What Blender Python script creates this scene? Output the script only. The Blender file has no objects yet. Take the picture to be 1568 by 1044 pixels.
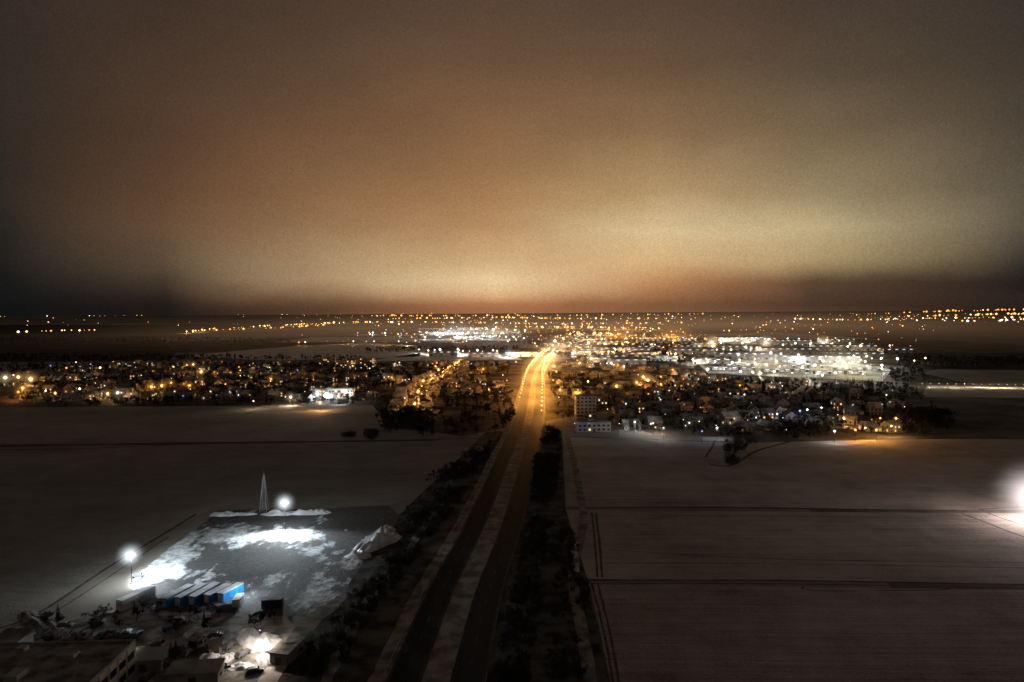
import bpy, math, random
from mathutils import Vector, Matrix, noise
R = random.Random(7)
scene = bpy.context.scene
COL = scene.collection
# ------------------------------------------------------------------ camera
F = 1045.0; H = 90.0
PITCH = math.atan(44/F); ROLL = math.radians(-0.38)
cd = bpy.data.cameras.new("camera"); cam = bpy.data.objects.new("camera", cd); COL.objects.link(cam)
cd.sensor_width = 36; cd.lens = 36*F/1568; cd.clip_start = 1; cd.clip_end = 120000
M = Matrix.Translation((0, 0, H)) @ Matrix.Rotation(math.pi/2-PITCH, 4, 'X') @ Matrix.Rotation(ROLL, 4, 'Z')
cam.matrix_world = M; scene.camera = cam
M3 = M.to_3x3()
def ray(px, py): return (M3 @ Vector(((px-784)/F, (522-py)/F, -1))).normalized()
def G(px, py, z=0.0):
    """survey a place on the ground (or level z) from measurements of the photograph"""
    d = ray(px, py); dz = min(d.z, -0.0012); t = (z-H)/dz
    return Vector((d.x*t, d.y*t, z))
# ------------------------------------------------------------------ materials
def s2l(c):
    return tuple(((v/255)/12.92 if v/255 <= .04045 else ((v/255+.055)/1.055)**2.4) for v in c)
class N:
    def __init__(s, nt): s.nt = nt
    def new(s, t, **k):
        n = s.nt.nodes.new(t)
        for a, b in k.items():
            setattr(n, a, b)
        return n
    def math(s, op, a, b=None, c=None, clamp=False):
        n = s.new('ShaderNodeMath', operation=op); n.use_clamp = clamp
        for i, v in enumerate((a, b, c)):
            if v is None: continue
            if isinstance(v, (int, float)): n.inputs[i].default_value = v
            else: s.nt.links.new(v, n.inputs[i])
        return n.outputs[0]
    def mix(s, f, a, b, bt='MIX'):
        n = s.new('ShaderNodeMix', data_type='RGBA', blend_type=bt)
        for i, v in ((0, f), (6, a), (7, b)):
            if isinstance(v, (int, float)): n.inputs[i].default_value = v
            elif isinstance(v, tuple): n.inputs[i].default_value = (*v[:3], 1)
            else: s.nt.links.new(v, n.inputs[i])
        return n.outputs[2]
    def noise(s, vec, scale, detail=4, rough=.55):
        n = s.new('ShaderNodeTexNoise'); n.inputs['Scale'].default_value = scale
        n.inputs['Detail'].default_value = detail; n.inputs['Roughness'].default_value = rough
        s.nt.links.new(vec, n.inputs['Vector']); return n.outputs[0]
    def rng(s, v, a, b, c=0, d=1, smooth=True):
        n = s.new('ShaderNodeMapRange'); n.interpolation_type = 'SMOOTHSTEP' if smooth else 'LINEAR'
        for i, q in enumerate((a, b, c, d)): n.inputs[i+1].default_value = q
        s.nt.links.new(v, n.inputs[0]); return n.outputs[0]
def base(name):
    m = bpy.data.materials.new(name); m.use_nodes = True
    nt = m.node_tree; b = nt.nodes['Principled BSDF']
    n = N(nt); pos = n.new('ShaderNodeNewGeometry').outputs['Position']
    return m, n, b, pos
def mat(name, c1, c2=None, scale=.3, rough=.8, bump=0, metal=0, spec=.3, stretch=None, contrast=(.35, .65)):
    m, n, b, pos = base(name)
    c2 = c2 or tuple(v*.7 for v in c1)
    if stretch:
        mp = n.new('ShaderNodeMapping'); mp.inputs['Scale'].default_value = stretch[:3]
        if len(stretch) > 3: mp.inputs['Rotation'].default_value = (0, 0, stretch[3])
        n.nt.links.new(pos, mp.inputs[0]); pos = mp.outputs[0]
    f = n.noise(pos, scale, 6)
    n.nt.links.new(n.mix(n.rng(f, *contrast), c2, c1), b.inputs['Base Color'])
    b.inputs['Roughness'].default_value = rough; b.inputs['Metallic'].default_value = metal
    b.inputs['Specular IOR Level'].default_value = spec
    if bump:
        bp = n.new('ShaderNodeBump'); bp.inputs['Distance'].default_value = bump; bp.inputs['Strength'].default_value = 1
        n.nt.links.new(n.noise(pos, scale*4, 5), bp.inputs['Height']); n.nt.links.new(bp.outputs[0], b.inputs['Normal'])
    return m
def emat(name, c, s):
    m, n, b, pos = base(name)
    b.inputs['Base Color'].default_value = (.1, .1, .1, 1)
    b.inputs['Emission Color'].default_value = (*c, 1); b.inputs['Emission Strength'].default_value = s
    return m
def field_mat(name, lo, hi, ang, period, rowamt=.25, spec=.08):
    m, n, b, pos = base(name)
    big = n.noise(pos, .012, 5, .6); mid = n.noise(pos, .09, 6, .65); fine = n.noise(pos, 1.1, 4, .7)
    mp = n.new('ShaderNodeMapping'); mp.inputs['Rotation'].default_value = (0, 0, ang)
    n.nt.links.new(pos, mp.inputs[0])
    mp2 = n.new('ShaderNodeMapping'); mp2.inputs['Scale'].default_value = (.03, 1, 1); n.nt.links.new(mp.outputs[0], mp2.inputs[0])
    rows = n.noise(mp2.outputs[0], 1/period, 3, .7)
    rows2 = n.noise(mp2.outputs[0], .1/period, 2, .6)
    v = n.math('ADD', n.math('MULTIPLY', big, 1.1), n.math('MULTIPLY', mid, .5))
    v = n.math('ADD', v, n.math('MULTIPLY', fine, .7))
    v = n.math('ADD', v, n.math('MULTIPLY', rows, rowamt*2)); v = n.math('ADD', v, n.math('MULTIPLY', rows2, rowamt))
    mean = (1.1+.5+.7+rowamt*3)/2
    n.nt.links.new(n.mix(n.rng(v, mean-.34, mean+.34, smooth=False), lo, hi), b.inputs['Base Color'])
    b.inputs['Roughness'].default_value = .9 if spec < .3 else .6; b.inputs['Specular IOR Level'].default_value = spec
    bp = n.new('ShaderNodeBump'); bp.inputs['Distance'].default_value = .5; bp.inputs['Strength'].default_value = .8
    n.nt.links.new(n.math('ADD', rows, fine), bp.inputs['Height']); n.nt.links.new(bp.outputs[0], b.inputs['Normal'])
    return m
SNOW = mat("snow", (.72, .74, .78), (.5, .5, .52), .25, .6, .15)
SNOWROOF = mat("snow_roof", (.40, .38, .37), (.11, .105, .10), .1, .8)
DIRTYSNOW = mat("dirty_snow", (.30, .275, .26), (.08, .075, .07), .22, .8, .2)
VERGE = mat("snowy_verge", (.34, .29, .25), (.13, .115, .10), .18, .9, .2, spec=.08)
SCRUB = mat("scrub_ground", (.13, .115, .10), (.03, .029, .027), .12, .9, .3, spec=.05)
ASPH = mat("asphalt", (.032, .033, .035), (.016, .018, .019), .12, .75, .004, spec=.06, stretch=(1, .12, 1))
TRACK = mat("track_soil", (.11, .10, .09), (.05, .046, .042), .3, .9)
TRACKSNOW = mat("track_snow", (.6, .56, .52), (.4, .36, .33), .3, .8)
PAINT = mat("road_paint", (.2, .2, .19), (.04, .04, .04), .8, .8, spec=.1)
BARK = mat("bark_twigs", (.06, .05, .042), (.025, .022, .02), .5, .9)
FIR = mat("fir_needles", (.035, .05, .035), (.015, .022, .016), .5, .9)
STEEL = mat("galvanised_steel", (.35, .36, .37), (.2, .2, .21), 1, .5, metal=.6)
DARKSTEEL = mat("dark_steel", (.06, .06, .065), (.03, .03, .03), 1, .5, metal=.3)
BLUE = mat("blue_container_paint", (.03, .3, .72), (.02, .2, .55), .6, .45)
WHITEP = mat("white_paint", (.78, .8, .8), (.6, .62, .62), .6, .5)
GLASS = mat("dark_window_glass", (.03, .035, .04), (.02, .02, .025), 1, .1, spec=.6)
CONC = mat("concrete", (.36, .34, .32), (.22, .21, .2), .2, .85)
KERB = mat("kerb_stone", (.2, .18, .165), (.1, .09, .085), .2, .9, spec=.1)
RUBBER = mat("tyre_rubber", (.03, .03, .03), (.02, .02, .02), 1, .8)
WALLS = [mat("wall_render_%d" % i, c, None, .15, .85) for i, c in enumerate([(.4, .35, .28), (.33, .25, .19), (.5, .48, .45), (.26, .18, .13), (.4, .34, .25)])]
DOOR = mat("door_wood", (.12, .07, .04), None, 1, .6)
METALROOF = mat("sheet_roof_snow", (.5, .5, .48), (.24, .24, .24), .04, .7)
WINLIT = emat("lit_window", (1, .62, .28), 1.6)
WINLITW = emat("lit_window_cool", (.8, .9, 1), 1.6)
LM = {'orange': emat("lamp_sodium", (1, .36, .045), 2.4), 'amber': emat("lamp_amber", (1, .50, .13), 3.6),
      'warm': emat("lamp_warm_white", (1, .75, .42), 4), 'white': emat("lamp_cool_white", (.86, .95, 1), 4),
      'dim': emat("lamp_sodium_dim", (1, .34, .06), .9),
      'blue': emat("lamp_blue", (.22, .32, 1), 3), 'red': emat("lamp_red", (1, .1, .04), 1.6)}
LC = {'orange': (1, .40, .07), 'amber': (1, .52, .16), 'warm': (1, .78, .48), 'white': (.82, .93, 1), 'blue': (.3, .4, 1), 'red': (1, .1, .05), 'dim': (1, .4, .1)}
# ------------------------------------------------------------------ mesh helper
class MB:
    def __init__(s): s.v = []; s.f = []; s.m = []; s.mats = []
    def mi(s, m):
        if m not in s.mats: s.mats.append(m)
        return s.mats.index(m)
    def add(s, vs, fs, m):
        o = len(s.v); s.v += [tuple(v) for v in vs]; i = s.mi(m)
        for f in fs: s.f.append(tuple(o+k for k in f)); s.m.append(i)
    def box(s, x0, x1, y0, y1, z0, z1, m, M=None):
        vs = [Vector((x, y, z)) for z in (z0, z1) for x, y in ((x0, y0), (x1, y0), (x1, y1), (x0, y1))]
        if M: vs = [M @ v for v in vs]
        s.add(vs, [(3, 2, 1, 0), (4, 5, 6, 7), (0, 1, 5, 4), (1, 2, 6, 5), (2, 3, 7, 6), (3, 0, 4, 7)], m)
    def strut(s, a, b, r0, r1, m, n=4):
        a = Vector(a); b = Vector(b); d = (b-a)
        if d.length < 1e-6: return
        d.normalize(); u = d.orthogonal().normalized(); w = d.cross(u)
        vs = []
        for p, r in ((a, r0), (b, r1)):
            for k in range(n):
                t = 2*math.pi*k/n; vs.append(p+u*math.cos(t)*r+w*math.sin(t)*r)
        fs = [(k, (k+1) % n, n+(k+1) % n, n+k) for k in range(n)]+[tuple(range(n-1, -1, -1)), tuple(range(n, 2*n))]
        s.add(vs, fs, m)
    def octa(s, c, r, m):
        c = Vector(c)
        vs = [c+Vector(q)*r for q in ((1, 0, 0), (.7, .7, 0), (0, 1, 0), (-.7, .7, 0), (-1, 0, 0), (-.7, -.7, 0), (0, -1, 0), (.7, -.7, 0), (0, 0, .95), (0, 0, -.95))]
        s.add(vs, [(i, (i+1) % 8, 8) for i in range(8)]+[((i+1) % 8, i, 9) for i in range(8)], m)
    def mesh(s, name):
        me = bpy.data.meshes.new(name); me.from_pydata(s.v, [], s.f)
        for m in s.mats: me.materials.append(m)
        me.polygons.foreach_set('material_index', s.m); me.update(); return me
    def obj(s, name, loc=(0, 0, 0), rz=0, parent=None, smooth=False):
        me = s.mesh(name)
        if smooth: me.polygons.foreach_set('use_smooth', [True]*len(me.polygons))
        return place(name, me, loc, rz, parent)
def place(name, data, loc=(0, 0, 0), rz=0, parent=None, sc=None):
    o = bpy.data.objects.new(name, data); o.location = loc; o.rotation_euler = (0, 0, rz)
    if sc: o.scale = sc
    COL.objects.link(o)
    if parent: o.parent = parent
    return o
def sheet(name, pts, z, m):
    import bmesh
    bm = bmesh.new(); vs = [bm.verts.new((p.x, p.y, z)) for p in pts]; f = bm.faces.new(vs)
    f.normal_update()
    if f.normal.z < 0: f.normal_flip()
    bmesh.ops.triangulate(bm, faces=[f])
    me = bpy.data.meshes.new(name); bm.to_mesh(me); bm.free(); me.materials.append(m)
    return place(name, me)
def spline(pts, n=10):
    out = []; P = [pts[0]*2-pts[1]]+pts+[pts[-1]*2-pts[-2]]
    for i in range(1, len(P)-2):
        a, b, c, d = P[i-1:i+3]
        for k in range(n):
            t = k/n; out.append(.5*((2*b)+(c-a)*t+(2*a-5*b+4*c-d)*t*t+(3*b-a-3*c+d)*t**3))
    out.append(pts[-1]); return out
def offs(path, o):
    r = []
    for i, p in enumerate(path):
        d = (path[min(i+1, len(path)-1)]-path[max(i-1, 0)]); d.z = 0; d.normalize()
        r.append(p+Vector((d.y, -d.x, 0))*o)
    return r
def ribbon(name, path, o1, o2, z, m, wob=0, seed=0):
    a = offs(path, o1); b = offs(path, o2); mb = MB(); vs = []
    for i, (p, q) in enumerate(zip(a, b)):
        if wob:
            w = noise.noise((i*.7, seed, 1))*wob; w2 = noise.noise((i*.7, seed, 9))*wob
            d = (q-p).normalized(); p = p+d*w; q = q+d*w2
        vs += [(p.x, p.y, z), (q.x, q.y, z)]
    mb.add(vs, [(2*i, 2*i+1, 2*i+3, 2*i+2) for i in range(len(a)-1)], m); return mb.obj(name)
def pth(px, n=10): return spline([G(*p) for p in px], n)
def resample(path, step):
    out = [path[0].copy()]; acc = 0
    for a, b in zip(path, path[1:]):
        L = (b-a).length; t = step-acc
        while t <= L: out.append(a+(b-a)*t/L); t += step
        acc = (acc+L) % step
    return out
# ------------------------------------------------------------------ world: cloud deck lit by the town
w = bpy.data.worlds.new("World"); scene.world = w; w.use_nodes = True
nt = w.node_tree; n = N(nt); bg = nt.nodes['Background']
gen = n.new('ShaderNodeTexCoord').outputs['Generated']
sp = n.new('ShaderNodeSeparateXYZ'); nt.links.new(gen, sp.inputs[0]); X, Y, Z = sp.outputs
hyp = n.math('SQRT', n.math('ADD', n.math('MULTIPLY', X, X), n.math('MULTIPLY', Y, Y)))
te = n.math('DIVIDE', Z, n.math('MAXIMUM', hyp, .02))
az = n.math('ARCTAN2', X, Y)
mp = n.new('ShaderNodeMapping'); mp.inputs['Scale'].default_value = (1, 1, 2.2); nt.links.new(gen, mp.inputs[0])
cl = n.noise(mp.outputs[0], 2.2, 3, .45); cl2 = n.noise(mp.outputs[0], 9, 4, .5)
az = n.math('ADD', az, n.math('MULTIPLY', n.math('SUBTRACT', cl, .5), .05))
amt = n.rng(te, 0, .12, .015, .035, False)
te = n.math('ADD', te, n.math('MULTIPLY', n.math('SUBTRACT', cl2, .5), amt))
YS = [0, 100, 200, 300, 350, 400, 430, 450, 465, 478]
TAB = {0: [(52, 43, 37), (50, 43, 37), (49, 42, 36), (46, 40, 35), (41, 37, 33), (33, 31, 29), (26, 26, 25), (22, 23, 23), (19, 20, 20), (17, 19, 19)],
 250: [(64, 50, 41), (74, 56, 44), (82, 60, 45), (97, 70, 50), (101, 76, 56), (87, 71, 55), (66, 54, 43), (47, 38, 32), (34, 28, 25), (28, 24, 22)],
 500: [(78, 60, 48), (92, 70, 53), (109, 80, 57), (136, 100, 69), (150, 115, 82), (170, 141, 104), (178, 147, 110), (148, 115, 85), (104, 75, 53), (80, 56, 41)],
 750: [(90, 69, 54), (107, 81, 60), (134, 98, 68), (162, 122, 83), (181, 141, 98), (212, 175, 128), (236, 205, 158), (230, 189, 139), (184, 123, 83), (150, 99, 64)],
 1000: [(88, 69, 55), (106, 82, 61), (136, 107, 76), (182, 150, 107), (219, 193, 148), (215, 177, 128), (190, 136, 92), (162, 112, 75), (130, 89, 60), (116, 76, 51)],
 1250: [(74, 60, 51), (88, 74, 59), (114, 96, 73), (152, 133, 100), (188, 169, 128), (170, 146, 105), (90, 68, 51), (82, 60, 46), (74, 53, 41), (66, 47, 37)],
 1568: [(56, 48, 43), (65, 56, 48), (76, 67, 56), (90, 81, 67), (90, 81, 67), (50, 44, 39), (32, 29, 27), (42, 35, 31), (40, 33, 29), (34, 29, 27)]}
TR = 1.6
pos_f = n.math('DIVIDE', n.math('ADD', te, .02), TR)
prev = None; paz = None
for cx, cols in TAB.items():
    r = n.new('ShaderNodeValToRGB'); cr = r.color_ramp; cr.interpolation = 'LINEAR'
    st = []
    for y, c in zip(YS, cols):
        d = ray(cx, y); tt = d.z/math.hypot(d.x, d.y); st.append(((tt+.02)/TR, s2l(c)))
    st.append((0.5, s2l((56, 50, 46)))); st.append((1.0, s2l((57, 52, 49))))
    st.sort(key=lambda q: q[0])
    cr.elements[0].position = max(0, st[0][0]); cr.elements[0].color = (*st[0][1], 1)
    cr.elements[1].position = st[-1][0]; cr.elements[1].color = (*st[-1][1], 1)
    for p, c in st[1:-1]:
        e = cr.elements.new(p); e.color = (*c, 1)
    nt.links.new(pos_f, r.inputs[0])
    a = math.atan2(ray(cx, 300).x, ray(cx, 300).y)
    if prev is None: prev = r.outputs[0]
    else: prev = n.mix(n.rng(az, paz, a, smooth=False), prev, r.outputs[0])
    paz = a
mod = n.rng(n.noise(mp.outputs[0], 4, 4, .5), .3, .7, .94, 1.06, False)
grn = n.rng(n.noise(gen, 420, 1, .5), .25, .75, .88, 1.12, False)
vm = n.new('ShaderNodeVectorMath', operation='SCALE'); nt.links.new(prev, vm.inputs[0]); nt.links.new(n.math('MULTIPLY', mod, grn), vm.inputs['Scale'])
nt.links.new(vm.outputs[0], bg.inputs[0]); bg.inputs[1].default_value = 1.0
# ------------------------------------------------------------------ ground
m, n, b, pos = base("snowy_ground")
mp = n.new('ShaderNodeMapping'); mp.inputs['Scale'].default_value = (1, .45, 1); mp.inputs['Rotation'].default_value = (0, 0, .25)
n.nt.links.new(pos, mp.inputs[0])
vo = n.new('ShaderNodeTexVoronoi'); vo.inputs['Scale'].default_value = 1/420; n.nt.links.new(mp.outputs[0], vo.inputs['Vector'])
bw = n.new('ShaderNodeSeparateColor'); n.nt.links.new(vo.outputs['Color'], bw.inputs[0])
cell = n.rng(bw.outputs[0], .35, .9, 0, .7)
nn = n.noise(pos, .02, 6, .65); v = n.math('ADD', cell, n.math('MULTIPLY', n.rng(nn, .35, .65), .35))
n.nt.links.new(n.mix(v, (.045, .04, .036), (.36, .32, .28)), b.inputs['Base Color'])
b.inputs['Roughness'].default_value = .9; b.inputs['Specular IOR Level'].default_value = .06
g = MB(); S = 60000
g.add([(-S, -2000, 0), (S, -2000, 0), (S, S, 0), (-S, S, 0)], [(0, 1, 2, 3)], m); g.obj("ground")
FR1 = field_mat("field_snow_near", (.13, .112, .10), (.56, .49, .45), 0.02, 1.6, .28)
FR2 = field_mat("field_snow_mid", (.18, .155, .135), (.58, .51, .45), 0.0, 2.5, .25)
FL1 = field_mat("field_snow_left", (.15, .14, .13), (.42, .39, .36), .1, 2.5, .15)
FL2 = field_mat("field_snow_left_far", (.18, .165, .15), (.46, .42, .38), .1, 3, .18)
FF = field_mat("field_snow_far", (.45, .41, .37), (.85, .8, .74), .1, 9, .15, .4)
FD = mat("dark_heath", (.08, .07, .06), (.03, .03, .028), .01, .95, spec=.03)
def PS(l): return [G(*p) for p in l]
sheet("field", PS([(905, 895), (2300, 912), (2300, 1400), (955, 1400), (925, 1000)]), .02, FR1)
sheet("field", PS([(868, 781), (1560, 786), (2300, 795), (2300, 904), (1500, 893), (900, 887)]), .02, FR2)
sheet("field", PS([(862, 668), (960, 672), (1090, 676), (1200, 676), (1460, 672), (2300, 676), (2300, 790), (1560, 781), (868, 776)]), .02, FR2)
sheet("field", PS([(-900, 697), (735, 674), (705, 702), (640, 760), (590, 774), (330, 778), (295, 792), (200, 850), (60, 940), (-20, 968), (-900, 1040)]), .02, FL1)
sheet("field", PS([(-900, 632), (90, 623), (570, 620), (600, 655), (735, 670), (560, 674), (-900, 692)]), .02, FL2)
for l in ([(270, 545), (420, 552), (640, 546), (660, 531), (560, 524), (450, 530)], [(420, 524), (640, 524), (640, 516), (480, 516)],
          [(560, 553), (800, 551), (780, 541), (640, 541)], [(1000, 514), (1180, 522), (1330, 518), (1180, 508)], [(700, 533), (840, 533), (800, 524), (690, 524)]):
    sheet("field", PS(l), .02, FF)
for l in ([(-300, 556), (260, 553), (270, 540), (240, 515), (-300, 520)], [(1380, 565), (1900, 570), (1900, 540), (1400, 540)], [(-300, 512), (300, 510), (500, 498), (-300, 496)], [(1250, 508), (2000, 515), (2000, 495), (1200, 499)]):
    sheet("heath", PS(l), .03, FD)
sheet("field", PS([(1410, 608), (2100, 612), (2100, 594), (1420, 590)]), .02, FL2)
sheet("scrub_strip", PS([(745, 660), (860, 662), (866, 780), (900, 890), (935, 1044), (960, 1400), (180, 1400), (420, 1044), (530, 900), (600, 800), (640, 760), (700, 705)]), .04, SCRUB)
# ------------------------------------------------------------------ dual carriageway
cpx = [(590, 1300), (667, 1044), (714, 900), (757, 800), (791, 700), (805, 660), (811, 635), (816, 600), (820, 572), (833, 551), (851, 531), (866, 517), (880, 507)]
road = pth(cpx, 14)
ribbon("road_verge", road, -16.6, -12.4, .08, VERGE, .6, 3)
ribbon("road_verge", road, 12.4, 15, .08, SCRUB, .6, 5)
ribbon("road_carriageway", road, -12, -3.6, .1, ASPH)
ribbon("road_carriageway", road, 3.6, 12, .1, ASPH)
mb = MB()
for o1, o2 in ((-3.6, -3.3), (3.3, 3.6), (-12.3, -12), (12, 12.3)):
    a = offs(road, o1); c = offs(road, o2)
    vs = []
    for p, q in zip(a, c): vs += [(p.x, p.y, .05), (p.x, p.y, .22), (q.x, q.y, .22), (q.x, q.y, .05)]
    fs = []
    for i in range(len(a)-1):
        for k in range(3): fs.append((4*i+k, 4*i+k+1, 4*i+k+5, 4*i+k+4))
    mb.add(vs, fs, KERB)
mb.obj("road_kerb")
ribbon("road_median", road, -3.3, 3.3, .18, VERGE, 0, 8)
mb = MB()
for sgn in (-1, 1):
    lane = resample(offs(road, sgn*7.8), 12)
    for p, q in zip(lane, lane[1:]):
        if p.y > 700: break
        d = (q-p).normalized(); s_ = Vector((d.y, -d.x, 0))*.07; e = p+d*4
        mb.add([(*(p-s_).xy, .104), (*(p+s_).xy, .104), (*(e+s_).xy, .104), (*(e-s_).xy, .104)], [(0, 1, 2, 3)], PAINT)
    for oo in (4.1, 11.5):
        l = offs(road, sgn*oo); l2 = offs(road, sgn*(oo+.12))
        vs = []
        for p, q in zip(l, l2): vs += [(p.x, p.y, .104), (q.x, q.y, .104)]
        mb.add(vs, [(2*i, 2*i+1, 2*i+3, 2*i+2) for i in range(len(l)-1)], PAINT)
mb.obj("road_markings")
mb = MB()
rl = resample(offs(road, -13.2), 4)
for p, q in zip(rl, rl[1:]):
    if p.y > 600: break
    mb.strut((p.x, p.y, 0), (p.x, p.y, .8), .06, .06, STEEL); mb.strut((p.x, p.y, .7), (q.x, q.y, .7), .12, .12, STEEL)
mb.obj("guard_rail")
def track(name, px, w, m, z=.06, wob=.3):
    return ribbon(name, pth(px, 8), -w/2, w/2, z, m, wob, R.random()*9)
track("farm_track", [(868, 668), (877, 700), (889, 760), (893, 800), (878, 880), (890, 960), (905, 1060), (912, 1300)], 3.5, VERGE, .07)
for dx in (0, 8, 17):
    track("farm_track", [(898+dx, 893), (915+dx, 960), (930+dx, 1044), (960+dx, 1300)], .6, TRACK, .075)
track("farm_track", [(880, 830), (880, 850), (883, 876)], 2.2, TRACKSNOW, .08)
track("ditch_track", [(742, 684), (700, 722), (672, 770), (628, 840), (590, 880), (540, 960), (490, 1060)], 3, VERGE, .07, 2.5)
for px, ww in (([(866, 778), (1100, 777), (1568, 784), (2300, 793)], 1.8), ([(895, 888), (1200, 889), (1568, 895), (2300, 905)], 1.1), ([(905, 893), (1200, 894), (1568, 901)], .5), ([(905, 790), (1200, 790), (1568, 797)], .5), ([(925, 862), (1250, 864), (1568, 870)], .4),
               ([(912, 785), (918, 830), (922, 884)], .8), ([(906, 785), (911, 830), (915, 884)], .7), ([(1230, 898), (1233, 902), (1280, 905), (1440, 903), (1445, 898)], .5),
               ([(-900, 695), (0, 689), (300, 680), (600, 674), (735, 671)], 2.2), ([(-10, 965), (60, 938), (170, 866), (240, 824), (300, 787)], 1.3), ([(20, 972), (90, 933), (190, 868), (258, 822)], .6),
               ([(865, 668), (1090, 676), (1200, 676), (1460, 671), (2200, 674)], 3), ([(930, 842), (1200, 856), (1568, 862)], .4), ([(1086, 712), (1120, 712), (1160, 690), (1210, 676)], 2.5), ([(1080, 700), (1090, 685), (1095, 674)], 1.5),
               ([(1470, 785), (1510, 800), (1568, 822), (1700, 860)], 1.2), ([(1500, 780), (1530, 792), (1590, 812)], 1.0), ([(1640, 775), (1540, 777), (1480, 783)], 1)):
    track("field_track", px, ww, TRACK)
# ------------------------------------------------------------------ vegetation
def tree_mesh(name, seed, spread=.32, levels=4, twigs=420, thick=.022, mat_=BARK, crown0=.25):
    r = random.Random(seed); mb = MB(); tips = []
    def br(p, d, L, rad, lv):
        e = p+d*L; mb.strut(p, e, rad, rad*.6, mat_, 4 if lv < 2 else 3)
        if lv >= 2: tips.append((p+(e-p)*r.random(), d))
        if lv >= levels: tips.append((e, d)); return
        for k in range(r.choice((2, 3, 3))):
            nd = (d+Vector((r.gauss(0, 1), r.gauss(0, 1), r.gauss(.15, .5)))*spread*1.6).normalized()
            br(p+(e-p)*r.uniform(.6, 1), nd, L*r.uniform(.62, .82), rad*.55, lv+1)
    br(Vector((0, 0, 0)), Vector((r.gauss(0, .05), r.gauss(0, .05), 1)).normalized(), crown0, thick, 0)
    for i in range(twigs):
        p, d = r.choice(tips)
        dd = (d*.6+Vector((r.gauss(0, .7), r.gauss(0, .7), r.gauss(.1, .6)))).normalized()
        L = r.uniform(.03, .09); s = dd.orthogonal()*r.uniform(.004, .011)
        p = p+Vector((r.gauss(0, .015), r.gauss(0, .015), r.gauss(0, .015)))
        mb.add([p-s, p+s, p+dd*L], [(0, 1, 2)], mat_)
        q = p+dd*L*.5; d2 = Vector((r.gauss(0, 1), r.gauss(0, 1), r.gauss(.2, 1))).normalized()
        mb.add([q-s*.7, q+s*.7, q+d2*L*.6], [(0, 1, 2)], mat_)
    return mb.mesh(name)
def fir_mesh(name, seed):
    r = random.Random(seed); mb = MB(); mb.strut((0, 0, 0), (0, 0, .98), .02, .003, BARK, 5)
    for i in range(170):
        z = r.uniform(.1, .98)**.85; R0 = (1-z)*.24*r.uniform(.7, 1.1)+.015; a = r.uniform(0, 6.283)
        c = Vector((math.cos(a), math.sin(a), 0)); s = Vector((-c.y, c.x, 0))*R0*.28
        p = Vector((0, 0, z)); e = p+c*R0+Vector((0, 0, -R0*.45)); mi = p+c*R0*.55+Vector((0, 0, -R0*.1))
        mb.add([p, mi-s, e, mi+s], [(0, 1, 2), (0, 2, 3)], FIR if r.random() < .92 else DIRTYSNOW)
    return mb.mesh(name)
def bush_mesh(name, seed):
    r = random.Random(seed); mb = MB()
    for i in range(26):
        a = r.uniform(0, 6.28); p = Vector((math.cos(a), math.sin(a), 0))*r.uniform(0, .3)
        d = (Vector((math.cos(a), math.sin(a), 0))*r.uniform(.1, .6)+Vector((0, 0, 1))).normalized(); L = r.uniform(.5, .95)
        mb.strut(p, p+d*L, .012, .004, BARK, 3)
        for k in range(16):
            q = p+d*L*r.uniform(.25, 1); dd = Vector((r.gauss(0, .7), r.gauss(0, .7), r.gauss(.3, .6))).normalized(); s = dd.orthogonal()*r.uniform(.006, .016)
            mb.add([q-s, q+s, q+dd*r.uniform(.08, .25)], [(0, 1, 2)], BARK if r.random() < .95 else DIRTYSNOW)
    return mb.mesh(name)
TREES = [tree_mesh("bare_tree", 1), tree_mesh("bare_tree", 5, .4, 4, 460), tree_mesh("bare_tree", 11, .27, 4, 420, .02)]
FIRT = fir_mesh("fir", 3); BUSH = [bush_mesh("bush", 4), bush_mesh("bush", 8)]
def inpoly(x, y, P):
    c = False; j = len(P)-1
    for i in range(len(P)):
        a, b_ = P[i], P[j]
        if (a.y > y) != (b_.y > y) and x < (b_.x-a.x)*(y-a.y)/(b_.y-a.y)+a.x: c = not c
        j = i
    return c
def scat(px, k):
    P = PS(px); x0 = min(p.x for p in P); x1 = max(p.x for p in P); y0 = min(p.y for p in P); y1 = max(p.y for p in P); o = []; t = 0
    while len(o) < k and t < k*40:
        t += 1; x = R.uniform(x0, x1); y = R.uniform(y0, y1)
        if inpoly(x, y, P) and noise.noise((x*.03, y*.03, 3)) > -.18: o.append((x, y))
    return o
def forest(name, pts, data, hmin, hmax):
    mb = MB()
    for x, y in pts:
        h = R.uniform(hmin, hmax)/2; a = R.uniform(0, 6.28)
        c = [Vector((math.cos(a+k*math.pi/2), math.sin(a+k*math.pi/2), 0))*h*1.4142+Vector((x, y, 0)) for k in range(4)]
        mb.add(c, [(0, 1, 2, 3)], BARK)
    if not mb.v: return
    o = mb.obj(name); o.instance_type = 'FACES'; o.use_instance_faces_scale = True
    o.show_instancer_for_render = False; o.show_instancer_for_viewport = False
    place(data.name.split('.')[0]+"_plant", data, parent=o)
def mixed(name, pts, hmin, hmax, fir=.12):
    R.shuffle(pts); k = int(len(pts)*fir)
    forest(name, pts[:k], FIRT, hmin, hmax); rest = pts[k:]
    for i in range(3): forest(name, rest[i::3], TREES[i], hmin, hmax)
bl = scat([(640, 745), (705, 700), (745, 680), (768, 672), (700, 770), (640, 850), (560, 960), (505, 1044), (440, 1044), (530, 930), (600, 855)], 420)
br_ = scat([(838, 655), (856, 662), (858, 700), (842, 800), (832, 900), (808, 1044), (745, 1060), (795, 880), (812, 780), (822, 700)], 520)
br2 = scat([(838, 770), (872, 790), (898, 890), (890, 1044), (840, 1044), (850, 880)], 90)
near = bl+br_+br2; R.shuffle(near)
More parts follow.
